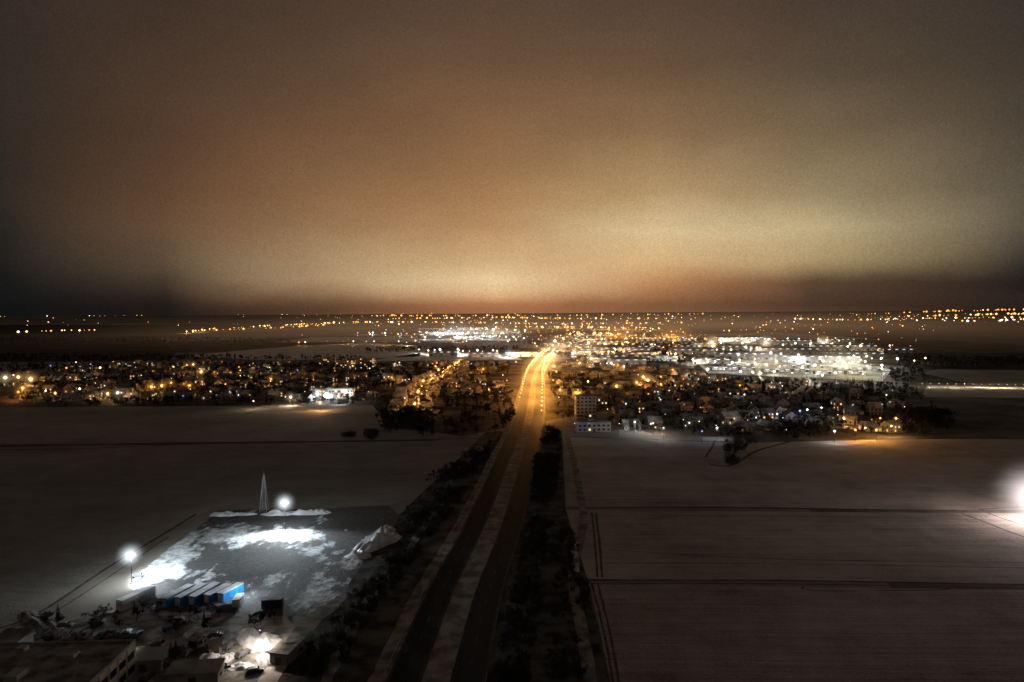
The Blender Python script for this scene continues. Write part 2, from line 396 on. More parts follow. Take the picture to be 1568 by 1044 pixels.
forest("roadside_scrub", near[0::3], BUSH[0], 1.5, 4.5); forest("roadside_scrub", near[1::3], BUSH[1], 1.2, 3.8)
mixed("roadside_trees", near[2::3], 3, 7, .03)
mixed("roadside_tree_row", scat([(818, 690), (850, 690), (846, 760), (815, 760)], 46)+scat([(632, 770), (700, 715), (720, 715), (650, 790)], 36), 5, 9, 0)
mixed("woodland", scat([(570, 622), (640, 612), (785, 600), (785, 650), (760, 668), (640, 668), (600, 668)], 260), 7, 13)
mixed("woodland", scat([(572, 640), (640, 630), (660, 668), (590, 668)], 90), 7, 13)
mixed("village_trees", scat([(-60, 560), (780, 558), (780, 612), (570, 620), (90, 622), (-60, 605)], 2000), 6, 12)
mixed("village_edge_trees", scat([(90, 614), (570, 612), (570, 621), (90, 624)], 190), 5, 10)
mixed("village_trees", scat([(840, 572), (1060, 580), (1390, 590), (1450, 640), (1440, 666), (1100, 668), (990, 662), (850, 640)], 1200), 5, 11, .2)
mixed("woodland", scat([(1370, 636), (1455, 640), (1462, 668), (1380, 668)], 150), 8, 14, .3)
mixed("woodland", scat([(1095, 668), (1180, 655), (1270, 655), (1280, 670), (1180, 677)], 120), 6, 11, .2)
forest("field_bushes", scat([(1112, 712), (1135, 712), (1140, 690), (1170, 676), (1110, 676)], 26), BUSH[0], 3, 7)
forest("field_bushes", scat([(515, 668), (575, 660), (580, 672), (520, 674)], 22), BUSH[1], 3, 6)
mixed("distant_woods", scat([(-100, 556), (560, 553), (560, 549), (-100, 544)], 420), 9, 16)
mixed("distant_woods", scat([(560, 541), (800, 536), (800, 533), (560, 535)], 160), 9, 15)
mixed("distant_woods", scat([(1370, 562), (1700, 566), (1700, 552), (1380, 550)], 300), 9, 16)
mixed("distant_woods", scat([(1370, 590), (1420, 590), (1410, 560), (1360, 570)], 80), 7, 13)
mixed("distant_woods", scat([(-100, 528), (450, 528), (420, 520), (-100, 516)], 260), 12, 20)
mixed("distant_woods", scat([(850, 548), (1050, 560), (1040, 535), (850, 528)], 250), 8, 14)
# ------------------------------------------------------------------ houses
def house_mesh(name, w_, d_, h_, rh, wall, wl=False, wing=False, seed=0):
    r = random.Random(seed); mb = MB(); x, y = w_/2, d_/2
    mb.box(-x, x, -y, y, 0, h_, wall)
    mb.add([(-x, -y, h_), (-x, y, h_), (-x, 0, h_+rh), (x, -y, h_), (x, y, h_), (x, 0, h_+rh)], [(0, 2, 1), (3, 4, 5)], wall)
    o = .5; k = rh/y
    for s in (-1, 1):
        ze = h_-o*k
        a = [(-x-o, s*(y+o), ze+.05), (x+o, s*(y+o), ze+.05), (x+o, 0, h_+rh+.05), (-x-o, 0, h_+rh+.05)]
        t = [(p[0], p[1], p[2]+.28) for p in a]
        fs = [(0, 1, 2, 3), (7, 6, 5, 4), (0, 4, 5, 1), (1, 5, 6, 2), (2, 6, 7, 3), (3, 7, 4, 0)]
        mb.add(a+t, fs, SNOWROOF)
    mb.box(x*.4, x*.4+.7, -.9, -.2, h_+rh*.5, h_+rh+1.1, WALLS[3])
    fl = int(h_//2.7)
    for f in range(max(1, fl)):
        z = .9+f*2.8
        for s in (-1, 1):
            nx = max(2, int(w_//3))
            for i in range(nx):
                cx = -x+(i+.5)*w_/nx
                if f == 0 and i == nx//2 and s == -1:
                    mb.box(cx-.5, cx+.5, s*y-.05, s*y, 0.05, 2.1, DOOR); continue
                mt = (WINLIT if r.random() < .7 else WINLITW) if (wl and r.random() < .4) else GLASS
                y0, y1 = (s*y, s*y+.05) if s > 0 else (s*y-.05, s*y)
                mb.box(cx-.55, cx+.55, y0, y1, z, z+1.3, mt)
            for cy in (-y*.45, y*.45):
                mt = WINLIT if (wl and r.random() < .3) else GLASS
                x0, x1 = (s*x, s*x+.05) if s > 0 else (s*x-.05, s*x)
                mb.box(x0, x1, cy-.5, cy+.5, z, z+1.3, mt)
    if wing:
        mb.box(x+.01, x+4.2, -y*.7, y*.5, 0, 2.6, wall); mb.box(x+.01, x+4.5, -y*.75, y*.55, 2.6, 2.9, SNOWROOF); mb.box(x+1, x+3.4, -y*.7-.04, -y*.7, .05, 2.2, WHITEP)
    return mb.mesh(name)
HM = []
for i in range(10):
    HM.append(house_mesh("village_house", R.uniform(9, 14), R.uniform(8, 10), R.choice((3, 3, 5.8)), R.uniform(2.4, 4), WALLS[i % 5], i % 3 == 0, i % 3 == 0, i))
def block_mesh(name, w_, d_, h_, wall, lit=.15, seed=0, parapet=True, winrow=3.0):
    r = random.Random(seed); mb = MB(); x, y = w_/2, d_/2
    mb.box(-x, x, -y, y, 0, h_, wall); mb.box(-x+.3, x-.3, -y+.3, y-.3, h_, h_+.12, METALROOF)
    for a in ((-x, x, -y, -y+.28), (-x, x, y-.28, y), (-x, -x+.28, -y+.3, y-.3), (x-.28, x, -y+.3, y-.3)): mb.box(*a, h_+.003, h_+.6, CONC)
    mb.box(-x*.3, x*.05, -y*.3, y*.3, h_+.13, h_+2.3, CONC)
    for f in range(int(h_//winrow)):
        z = f*winrow+1.0
        nx = max(2, int(w_//3.2))
        for i in range(nx):
            cx = -x+(i+.5)*w_/nx
            for s in (-1, 1):
                mt = WINLIT if r.random() < lit else GLASS
                a, b_ = (s*y, s*y+.05) if s > 0 else (s*y-.05, s*y)
                if f == 0 and i == nx//2: mb.box(cx-.8, cx+.8, a, b_, .02, 2.3, DOOR)
                else: mb.box(cx-.8, cx+.8, a, b_, z, z+1.4, mt)
        ny = max(1, int(d_//3.6))
        for i in range(ny):
            cy = -y+(i+.5)*d_/ny
            for s in (-1, 1):
                a, b_ = (s*x, s*x+.05) if s > 0 else (s*x-.05, s*x)
                mb.box(a, b_, cy-.8, cy+.8, z, z+1.4, WINLIT if r.random() < lit else GLASS)
    return mb.mesh(name)
def warehouse_mesh(name, w_, d_, h_, seed=0):
    mb = MB(); x, y = w_/2, d_/2
    mb.box(-x, x, -y, y, 0, h_, WALLS[2])
    mb.add([(-x-.3, -y-.3, h_), (x+.3, -y-.3, h_), (x+.3, 0, h_+d_*.04), (-x-.3, 0, h_+d_*.04), (x+.3, y+.3, h_), (-x-.3, y+.3, h_)], [(0, 1, 2, 3), (3, 2, 4, 5), (0, 3, 5), (1, 4, 2)], METALROOF)
    k = int(w_//7)
    for i in range(k):
        cx = -x+(i+.5)*w_/k
        mb.box(cx-1.8, cx+1.8, -y-.08, -y, .05, 3.6, WHITEP if i % 3 else DARKSTEEL); mb.box(cx-2.6, cx+2.6, -y-.06, -y, h_-1.7, h_-.8, WINLITW if i % 2 else GLASS)
        mb.box(cx-.08, cx+.08, -y-.2, -y-.085, 0, h_, STEEL)
    return mb.mesh(name)
houses = []
def free(x, y, r_):
    for hx, hy in houses:
        if abs(hx-x) < r_ and abs(hy-y) < r_: return False
    return True
roadY = [(p.y, p.x) for p in road]
def roadx(y):
    for (a, ax), (b_, bx) in zip(roadY, roadY[1:]):
        if a <= y <= b_: return ax+(bx-ax)*(y-a)/(b_-a+1e-6)
    return None
lamps = {k: MB() for k in LM}; plights = []; glows = []
def lamp(x, y, z, col, r=None, power=0):
    D = math.hypot(x, y)
    r = (r or 1)*(.25+D*.00125)
    z = max(z, r+1)
    mb = lamps[col]; mb.octa((x, y, z), r, LM[col]); pr = .08+D*.00008
    mb.strut((x, y, 0), (x, y, z-r), pr, pr*.8, DARKSTEEL, 3)
    if power: plights.append((x, y-pr-.5, max(2.5, z-r-.3), col, power))
    return Vector((x, y, z))
def LP(px, py, col, r=1, power=0, z=8):
    p = G(px, py, z); return lamp(p.x, p.y, z, col, r, power)
def street(px, lampstep, cols, power, hs=1, prob=.85, r=1, gap=20):
    path = pth(px, 8)
    ribbon("village_street", path, -3, 3, .05, DIRTYSNOW if R.random() < .6 else VERGE)
    if lampstep:
        for i, p in enumerate(resample(offs(path, 4), lampstep)):
            if R.random() < prob:
                v = lamp(p.x+R.uniform(-3, 3), p.y+R.uniform(-3, 3), 7, R.choice(cols), r*(.35+.75*R.random()**2), power*R.uniform(.5, 1.5) if R.random() < .8 else 0)
    if hs:
        for sgn in (-1, 1):
            q = resample(offs(path, sgn*15), gap)
            for i in range(len(q)-1):
                if R.random() < .2: continue
                x, y = q[i].x+R.uniform(-3, 3), q[i].y+R.uniform(-3, 3)
                rx = roadx(y)
                if rx is not None and abs(x-rx) < 32: continue
                if not free(x, y, 15): continue
                d = q[i+1]-q[i]; a = math.atan2(d.y, d.x)+R.choice((0, 0, math.pi/2, math.pi))+R.uniform(-.15, .15)
                place("village_house", R.choice(HM), (x, y, 0), a, sc=(1, 1, R.uniform(.9, 1.15))); houses.append((x, y))
def PB(name, data, px, py, rz=0):
    p = G(px, py); place(name, data, p, rz); houses.append((p.x, p.y)); return p
PB("apartment_block", block_mesh("apartment_block", 17, 12, 18, WALLS[2], .06, 3), 896, 638, .05)
PB("office_annex", block_mesh("office_annex", 25, 12, 7, WALLS[2], .08, 4), 908, 659, .05)
PB("school_building", block_mesh("school_building", 42, 14, 10, WALLS[2], .3, 5), 512, 609, .06)
for px, py in ((530, 566), (560, 562), (500, 560)): PB("apartment_block", block_mesh("apartment_block_far", 30, 12, 15, WALLS[0], .2, px), px, py, R.uniform(-.2, .2))
O = ['orange', 'orange', 'amber']; Wt = ['white', 'warm', 'amber']; MX = ['orange', 'orange', 'amber', 'dim', 'orange', 'warm']
street([(-40, 583), (60, 581), (180, 580), (320, 577), (470, 580), (600, 584), (770, 582)], 50, MX, 8000)
street([(55, 600), (120, 598), (200, 597), (300, 592), (420, 592), (560, 598)], 55, MX, 8500)
street([(90, 611), (200, 609), (330, 608), (460, 610), (560, 611)], 80, MX, 4500, prob=.3)
street([(100, 570), (250, 568), (420, 569), (600, 571), (780, 570)], 55, MX, 8000)
street([(120, 560), (300, 559), (500, 560), (650, 561), (790, 560)], 65, MX, 8000)
street([(628, 628), (640, 606), (655, 590), (680, 572), (705, 556)], 24, O, 15000, prob=1)
street([(560, 606), (640, 598), (740, 592), (780, 590)], 60, MX, 7000)
street([(660, 560), (690, 580), (700, 600), (770, 606)], 50, MX, 6500)
street([(850, 576), (900, 577), (1000, 583), (1060, 590)], 40, O, 16000)
street([(850, 590), (930, 593), (1010, 592), (1100, 598), (1230, 600)], 45, O+['warm'], 9000, prob=.6)
street([(860, 606), (960, 606), (1080, 610), (1250, 612), (1370, 615)], 80, MX, 4500, prob=.5)
street([(930, 622), (1040, 621), (1160, 622), (1280, 625)], 90, MX, 3500, prob=.35)
street([(950, 636), (1050, 635), (1180, 636), (1270, 638)], 70, ['warm', 'white', 'dim'], 3500, prob=.4)
street([(960, 651), (1040, 650), (1120, 653), (1190, 650)], 50, ['white', 'warm'], 4000, prob=.45, gap=17)
street([(1290, 652), (1340, 655), (1390, 650)], 22, ['amber', 'orange'], 5500, prob=.9, gap=18)
street([(1290, 630), (1380, 630)], 70, MX, 3500)
street([(1080, 584), (1200, 590), (1330, 598)], 60, MX, 4500, prob=.6)
street([(940, 565), (1040, 572), (1080, 580)], 35, O, 16000)
street([(870, 560), (930, 562), (960, 568)], 35, Wt, 14000)
for a in [(8, 578, 'warm', 2.2, 16000), (28, 577, 'amber', 2, 14000), (47, 580, 'amber', 2.6, 14000), (35, 594, 'orange', 2, 12000), (28, 600, 'orange', 1.5, 8000),
          (70, 598, 'warm', 1.2, 4000), (122, 595, 'warm', 1.3, 4000), (165, 602, 'amber', 1.6, 8000), (180, 601, 'warm', 1.6, 8000), (265, 561, 'orange', 1.3, 0), (286, 559, 'orange', 1.4, 5000), (296, 558, 'amber', 1.4, 0), (308, 569, 'amber', 2, 8000),
          (232, 592, 'orange', 2, 9000), (248, 590, 'orange', 1.8, 9000), (262, 586, 'orange', 1.5, 0), (290, 590, 'orange', 1.6, 5000), (345, 588, 'orange', 1.2, 0), (368, 567, 'orange', 1.2, 0), (415, 580, 'orange', 1.5, 5000), (445, 608, 'warm', 1.8, 16000),
          (486, 603, 'white', 2, 14000), (500, 602, 'white', 1.6, 9000), (530, 600, 'white', 1.9, 9000), (518, 606, 'white', 1.2, 6000), (490, 616, 'amber', 1.6, 12000), (540, 560, 'amber', 1.2, 0), (553, 563, 'blue', .8, 0), (600, 578, 'orange', 1.5, 6000), (648, 583, 'amber', 1.8, 6000), (660, 575, 'amber', 1.6, 5000), (388, 614, 'warm', 1, 2500),
          (635, 618, 'amber', 1.6, 9000), (640, 600, 'orange', 1.8, 9000), (740, 565, 'orange', 1.6, 5000), (698, 555, 'orange', 1.5, 4000),
          (985, 577, 'amber', 2.3, 20000), (992, 582, 'amber', 2.3, 16000), (975, 585, 'orange', 2, 12000), (944, 591, 'amber', 2, 9000), (885, 597, 'orange', 1.3, 5000), (1012, 588, 'orange', 1.5, 5000), (905, 549, 'warm', 1.8, 12000), (930, 548, 'white', 1.5, 12000), (887, 556, 'amber', 1.8, 12000), (936, 556, 'white', 1.5, 12000),
          (1190, 634, 'white', 1.2, 4000), (1178, 634, 'blue', .8, 0), (1225, 629, 'blue', 1.3, 1500), (1236, 627, 'white', 1.1, 3000), (1258, 624, 'white', 1, 3000), (972, 646, 'white', 1.2, 3500), (1000, 648, 'warm', 1.1, 3500), (1016, 655, 'white', 1, 2500), (1098, 655, 'white', 1.3, 1500), (1075, 660, 'blue', .8, 300), (880, 648, 'blue', .7, 500), (895, 606, 'white', .8, 0),
          (1278, 660, 'white', 1.3, 2500), (1325, 655, 'amber', 1.2, 9000), (1342, 658, 'orange', 1.2, 5000), (1365, 652, 'amber', 1.2, 8000), (1310, 658, 'orange', 1.0, 5000), (1372, 640, 'orange', 1.3, 5000), (1348, 640, 'orange', 1, 4000),
          (1140, 604, 'white', 1, 2500), (1030, 566, 'orange', 1.6, 6000), (780, 541, 'white', 2, 9000), (793, 541, 'warm', 1.6, 6000), (1417, 548, 'warm', 1.3, 5000), (1400, 552, 'warm', 1.2, 4000)]:
    v = LP(a[0], a[1], a[2], a[3]*.68, a[4]*1.2)
    if a[3] >= 1.4: glows.append((v, a[2], a[3]*.75))
for px in range(1412, 1700, 13): LP(px, 587+(px-1412)*.012, 'warm', .3, 3500, 4)
def street_lamp(p, d, sgn, power):
    mb = MB(); n_ = Vector((d.y, -d.x, 0))*(-sgn)
    mb.strut((0, 0, 0), (0, 0, 8.6), .13, .08, STEEL, 6); mb.strut((0, 0, 8.6), n_*2.2+Vector((0, 0, 9.1)), .07, .05, STEEL, 5)
    c = n_*2.6+Vector((0, 0, 9.1)); r = .35+p.y*.0006
    mb.octa(c, r, LM['amber'])
    o = mb.obj("street_lamp", p)
    l = bpy.data.lights.new("lamp_light", 'POINT'); l.energy = power; l.color = LC['orange']; l.shadow_soft_size = 0
    place("lamp_light", l, c+Vector((0, 0, -r-.3)), parent=o)
for sgn in (-1, 1):
    q = resample(offs(road, sgn*13.4), 30)
    for i in range(len(q)-1):
        y = q[i].y
        if y < (640 if sgn < 0 else 530) or y > 1500: continue
        street_lamp(q[i], (q[i+1]-q[i]).normalized(), sgn, (8000 if y < 560 else 17000 if y < 640 else 24000 if y < 720 else 34000)*(1 if sgn > 0 else .6))
LINES = [([(833, 551), (851, 531), (866, 517)], 14, ['warm', 'amber'], 40000), ([(822, 566), (840, 556), (850, 540)], 10, ['amber', 'warm'], 32000), ([(868, 516), (900, 512), (960, 516), (1050, 516)], 34, ['orange', 'amber'], 90000),
         ([(900, 525), (960, 522), (1050, 523), (1100, 524)], 34, O+['warm'], 50000), ([(640, 541), (720, 543), (830, 548)], 24, Wt, 26000), ([(870, 548), (940, 545), (1020, 548), (1060, 560)], 26, Wt+['amber'], 30000),
         ([(860, 535), (920, 540), (990, 541)], 22, Wt+O, 30000), ([(880, 530), (960, 532), (1060, 533)], 22, O+['warm'], 34000), ([(645, 511), (700, 513), (790, 514)], 26, ['white', 'white', 'warm'], 70000), ([(655, 505), (720, 506), (800, 508)], 20, ['white', 'warm'], 90000), ([(660, 519), (730, 519), (800, 520)], 16, ['white', 'warm'], 50000),
         ([(1085, 524), (1150, 524), (1230, 524)], 14, ['white', 'warm'], 60000), ([(1250, 524), (1300, 524)], 6, ['warm'], 30000), ([(1280, 532), (1375, 534)], 10, ['warm'], 25000),
         ([(545, 512), (600, 514), (645, 516)], 9, Wt, 20000), ([(280, 511), (340, 505), (420, 500), (540, 494)], 46, O+['warm'], 60000), ([(300, 509), (440, 503), (500, 498)], 28, O, 0), ([(0, 511), (80, 509), (180, 507)], 16, O+['warm'], 0),
         ([(455, 529), (470, 528), (640, 528)], 9, ['warm', 'orange'], 8000),
         ([(1220, 489), (1300, 491), (1400, 489), (1568, 487)], 60, ['warm', 'amber', 'orange'], 0), ([(1300, 483), (1400, 479), (1500, 476), (1600, 474)], 60, O+['red'], 0), ([(1350, 486), (1500, 483), (1600, 480)], 50, O+['warm'], 0), ([(1420, 492), (1500, 493), (1600, 489)], 24, Wt, 0),
         ([(600, 489), (760, 487), (900, 489), (1050, 488)], 80, O+['warm'], 0), ([(560, 494), (700, 495), (860, 497), (1040, 496)], 80, O+['warm', 'white'], 0), ([(560, 484), (780, 484), (1100, 481)], 60, O, 0), ([(800, 502), (900, 503), (1010, 505)], 50, O+['warm'], 90000)]
for px, k, cols, pw in LINES:
    path = pth(px, 20); L = sum((b_-a).length for a, b_ in zip(path, path[1:])); q = resample(path, L/k)
    for i in range(min(k, len(q)-1)):
        t = R.uniform(0, 1); p = q[i]*(1-t)+q[i+1]*t; j = 1+p.y*.012
        v = lamp(p.x+R.uniform(-j, j), p.y+R.uniform(-j, j)*2, 9, R.choice(cols), .35+.85*R.random()**2, pw*R.uniform(.5, 1.3) if pw else 0)
for i in range(760):
    px = R.gauss(880, 170); py = R.uniform(482, 545)
    if i % 5 == 0: px = R.uniform(560, 1450); py = R.uniform(482, 530)
    if py > 525 and px < 800: continue
    LP(px, py, R.choice(O+['dim', 'dim', 'orange', 'warm', 'white']), .2+.75*R.random()**2.5, 0)
for i in range(170):
    LP(R.uniform(-10, 1580), 480+R.random()**1.6*18, R.choice(['dim', 'orange', 'dim', 'orange', 'warm']), R.uniform(.2, .5))
for i in range(90):
    LP(R.uniform(60, 780), R.uniform(556, 612), R.choice(['dim', 'orange', 'dim', 'warm', 'blue']), R.uniform(.25, .5))
for i in range(60):
    LP(R.uniform(850, 1400), R.uniform(575, 660), R.choice(['dim', 'orange', 'white', 'warm']), R.uniform(.2, .45))
# ------------------------------------------------------------------ industrial estate (right) with lit yards
YARD = mat("yard_snow", (.7, .69, .6), (.22, .22, .2), .025, .8, spec=.1)
for l in ([(1085, 572), (1352, 583), (1365, 566), (1290, 552), (1060, 548)], [(1060, 545), (1150, 546), (1120, 536), (1030, 534)], [(1230, 549), (1380, 556), (1375, 543), (1240, 538)], [(1130, 530), (1340, 532), (1320, 525), (1110, 524)], [(640, 522), (800, 522), (795, 503), (650, 503)]):
    sheet("yard_pavement", PS(l), .035, YARD)
WH = [warehouse_mesh("warehouse", 90, 34, 10), warehouse_mesh("warehouse", 60, 28, 9), warehouse_mesh("warehouse", 130, 45, 12), warehouse_mesh("warehouse", 70, 12, 5)]
for px, py, k, a in [(1150, 549, 2, -.25), (1250, 554, 2, -.25), (1010, 552, 1, -.2), (960, 557, 1, .1), (1060, 541, 0, -.3), (1130, 536, 0, -.2), (1200, 541, 2, -.2), (1310, 547, 0, -.1), (1290, 536, 2, -.1), (1370, 540, 1, 0), (1200, 527, 2, 0), (1130, 522, 2, 0), (1280, 524, 0, 0),
                     (1120, 566, 3, -.12), (1200, 569, 3, -.12), (1280, 572, 3, -.12), (1140, 561, 3, -.12), (1225, 563, 3, -.12), (1310, 567, 3, -.12),
                     (680, 512, 2, 0), (740, 511, 2, 0), (780, 516, 0, 0), (715, 518, 0, .1), (720, 505, 2, 0), (660, 506, 2, 0), (900, 543, 1, .2), (940, 538, 0, 0), (880, 532, 1, .3), (990, 535, 1, 0), (800, 545, 1, 0), (740, 546, 1, .1), (680, 544, 1, 0), (920, 527, 0, 0), (1000, 525, 0, 0)]:
    p = G(px, py); place("warehouse", WH[k], p, a); houses.append((p.x, p.y))
for (x0, x1, py, k, z, hp) in ((1080, 1355, 574, 14, 12, .55), (1065, 1360, 563, 12, 14, .4), (1075, 1365, 556, 12, 14, .4), (1110, 1370, 547, 10, 14, .8), (1060, 1180, 539, 7, 14, 1), (1220, 1380, 550, 8, 14, .7), (1080, 1330, 529, 12, 14, 1.8)):
    for i in range(k):
        px = x0+(x1-x0)*(i+.5)/k+R.uniform(-8, 8)
        v = LP(px, py+R.uniform(-3, 3)+(px-1200)*.03-4, R.choice(['warm', 'white', 'warm']), R.uniform(.5, 1.3), hp*R.uniform(14000, 34000), z)
        if i % 4 == 0: glows.append((v, 'warm', 1.0))
for i in range(130):
    px = R.uniform(830, 1090); py = R.uniform(512, 558); p = G(px, py); rx = roadx(p.y)
    if rx is not None and abs(p.x-rx) < 40 or not free(p.x, p.y, 34): continue
    place("town_building", R.choice([HM[R.randrange(10)], WH[1], HM[3]]), p, R.uniform(-.3, .3)); houses.append((p.x, p.y))
for k, mb in lamps.items():
    if mb.v: mb.obj("distant_street_lamps")
par = bpy.data.objects.new("distant_lamp_lights", None); COL.objects.link(par)
for x, y, z, c, pw in plights:
    l = bpy.data.lights.new("light", 'POINT'); l.energy = pw; l.color = LC[c]; l.shadow_soft_size = 0
    place("light", l, (x, y, z), parent=par)
# ------------------------------------------------------------------ painted glow: emission-only volumes imitating bloom and haze
import bmesh
bm = bmesh.new(); bmesh.ops.create_icosphere(bm, subdivisions=3, radius=1); SPH = bpy.data.meshes.new("glow_volume"); bm.to_mesh(SPH); bm.free()
def glow_mat(name, col, s, power, quad=False):
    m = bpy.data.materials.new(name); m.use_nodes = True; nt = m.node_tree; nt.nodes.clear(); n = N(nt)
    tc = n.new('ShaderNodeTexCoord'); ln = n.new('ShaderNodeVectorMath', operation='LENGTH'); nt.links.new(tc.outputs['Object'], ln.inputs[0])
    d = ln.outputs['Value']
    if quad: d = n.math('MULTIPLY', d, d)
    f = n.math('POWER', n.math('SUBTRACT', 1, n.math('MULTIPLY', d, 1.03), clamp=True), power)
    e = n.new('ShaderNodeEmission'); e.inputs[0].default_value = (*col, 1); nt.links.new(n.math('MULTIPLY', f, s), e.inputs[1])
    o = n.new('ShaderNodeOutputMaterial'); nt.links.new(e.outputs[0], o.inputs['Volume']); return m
def glow_volume(name, loc, sc, m, parent=None):
    me = SPH.copy(); me.materials.append(m); return place(name, me, loc, sc=sc, parent=parent)
glow_volume("town_glow_haze", (350, 3000, 0), (2500, 2200, 135), glow_mat("town_glow_haze", (1, .56, .28), 1.0e-4, 2, True))  # self-lit volume imitating town light scattered in the air
GM = {k: glow_mat("lamp_bloom_"+k, LC[k], .055, 2.8) for k in ('orange', 'amber', 'warm', 'white', 'blue')}
for v, c, k in glows: glow_volume("lamp_bloom_glow", v, ((8 if v.y < 1500 else 16)*k*(.3+v.y/1300),)*3, GM[c])  # added emissive spheres imitating camera bloom around bright lamps
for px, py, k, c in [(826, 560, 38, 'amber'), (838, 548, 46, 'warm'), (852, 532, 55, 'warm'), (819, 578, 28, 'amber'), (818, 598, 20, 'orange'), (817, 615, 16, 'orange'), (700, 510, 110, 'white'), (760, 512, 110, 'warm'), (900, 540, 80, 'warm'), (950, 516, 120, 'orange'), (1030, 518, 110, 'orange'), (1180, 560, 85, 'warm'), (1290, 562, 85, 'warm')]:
    v = G(px, py, 8); glow_volume("lamp_bloom_glow", v, (k, k, k*.6), glow_mat("street_bloom", LC[c], (1.0 if px < 860 and px > 810 else .5)/k, 2.4))  # added emissive blobs imitating bloom over lit streets and yards
# ------------------------------------------------------------------ work yard, bottom left
yp = PS([(196, 925), (215, 878), (262, 838), (310, 803), (335, 782), (500, 779), (592, 774), (612, 790), (600, 812), (548, 870), (530, 905), (470, 945), (330, 938), (240, 936)])
sn = [(265, 850, 12, 16, 1.0), (240, 878, 9, 9, 1.0), (330, 818, 14, 8, .9), (445, 820, 24, 9, .9), (505, 845, 9, 9, .7), (425, 885, 6, 5, .6), (495, 893, 8, 12, .4), (480, 925, 9, 7, .5), (345, 893, 10, 4, .4), (300, 880, 9, 6, .5), (560, 838, 6, 8, 1),
      (360, 862, 14, 10, -.8), (455, 862, 11, 7, -.5), (545, 800, 9, 22, -1.4), (400, 797, 27, 4, -.9), (330, 798, 9, 4, -.8), (420, 935, 20, 5, -.3)]
sn = [(G(a, b_).x, G(a, b_).y, c, d, e) for a, b_, c, d, e in sn]
x0 = min(p.x for p in yp); x1 = max(p.x for p in yp); y0 = min(p.y for p in yp); y1 = max(p.y for p in yp)
st = .8; nx = int((x1-x0)/st)+1; ny = int((y1-y0)/st)+1; vs = []; val = []
for j in range(ny+1):
    for i in range(nx+1):
        x = x0+i*st; y = y0+j*st
        v = -.02
        for a, b_, c, d, e in sn: v += e*math.exp(-((x-a)/c)**2-((y-b_)/d)**2)
        v += 1.0*noise.fractal((x*.10, y*.06, 2), .8, 2, 6)
        vs.append((x, y, .16+.14*max(0, min(1, v))+.12*noise.fractal((x*.15, y*.15, 5), 1, 2, 4))); val.append(v)
fs = []
for j in range(ny):
    for i in range(nx):
        if inpoly(x0+(i+.5)*st, y0+(j+.5)*st, yp): a = j*(nx+1)+i; fs.append((a, a+1, a+nx+2, a+nx+1))
me = bpy.data.meshes.new("yard_ground"); me.from_pydata(vs, [], fs); at = me.attributes.new("snow", 'FLOAT', 'POINT'); at.data.foreach_set('value', val)
me.polygons.foreach_set('use_smooth', [True]*len(fs))
m, n, b, pos = base("yard_mud_and_snow")
A = n.new('ShaderNodeAttribute', attribute_name="snow").outputs['Fac']
mp = n.new('ShaderNodeMapping'); mp.inputs['Rotation'].default_value = (0, 0, .5); mp.inputs['Scale'].default_value = (1, .55, 1); n.nt.links.new(pos, mp.inputs[0])
q = n.math('ADD', A, n.math('MULTIPLY', n.math('SUBTRACT', n.noise(mp.outputs[0], .22, 10, .72), .5), 3.0))
msk = n.rng(q, .1, .7)
mud = n.mix(n.noise(pos, .5, 5), (.03, .03, .03), (.14, .14, .14)); snw = n.mix(n.rng(n.noise(pos, .3, 8, .7), .35, .65), (.3, .32, .34), (.8, .83, .85))
n.nt.links.new(n.mix(msk, mud, snw), b.inputs['Base Color']); b.inputs['Roughness'].default_value = .8; b.inputs['Specular IOR Level'].default_value = .2
bp = n.new('ShaderNodeBump'); bp.inputs['Distance'].default_value = .5; n.nt.links.new(n.noise(pos, .9, 7, .7), bp.inputs['Height']); n.nt.links.new(bp.outputs[0], b.inputs['Normal'])
me.materials.append(m); place("yard_ground", me)
def mound(name, px, py, rx, ry, h, rz=0, m=SNOW, seed=0, z=0.05):
    mb = MB(); k = 26; vs = []
    for j in range(k+1):
        for i in range(k+1):
            u = i/k*2-1; v = j/k*2-1; d = max(0, 1-(u*u+v*v))
            hh = h*(d**.7)*(.75+.9*noise.fractal((u*2+seed, v*2, seed), 1, 2, 5))+.02
            vs.append((u*rx*(1+.15*noise.noise((v*3, seed, 0))), v*ry*(1+.15*noise.noise((u*3, seed, 4))), max(-.3, hh)-(.3 if d == 0 else 0)))
    mb.add(vs, [(j*(k+1)+i, j*(k+1)+i+1, (j+1)*(k+1)+i+1, (j+1)*(k+1)+i) for j in range(k) for i in range(k)], m)
    p = G(px, py); p.z = z; return mb.obj(name, p, rz, smooth=True)
for i, (px, py, rx, ry, h) in enumerate([(345, 789, 7, 2.5, 1.6), (375, 788, 6, 2, 1.2), (425, 788, 8, 2.5, 1.8), (465, 787, 9, 2.5, 1.7), (490, 786, 5, 2.5, 1.5), (578, 832, 5.5, 13, 3.2), (590, 815, 4, 6, 2.2), (548, 852, 5, 4, 1.5), (530, 812, 0.8, .8, .4), (226, 877, 3, 2.5, 1.2)]):
    mound("snow_pile", px, py, rx, ry, h, -.5 if h > 3 else 0, seed=i*3.3)
EM = emat("floodlight_lens", (.85, .95, 1), 30)
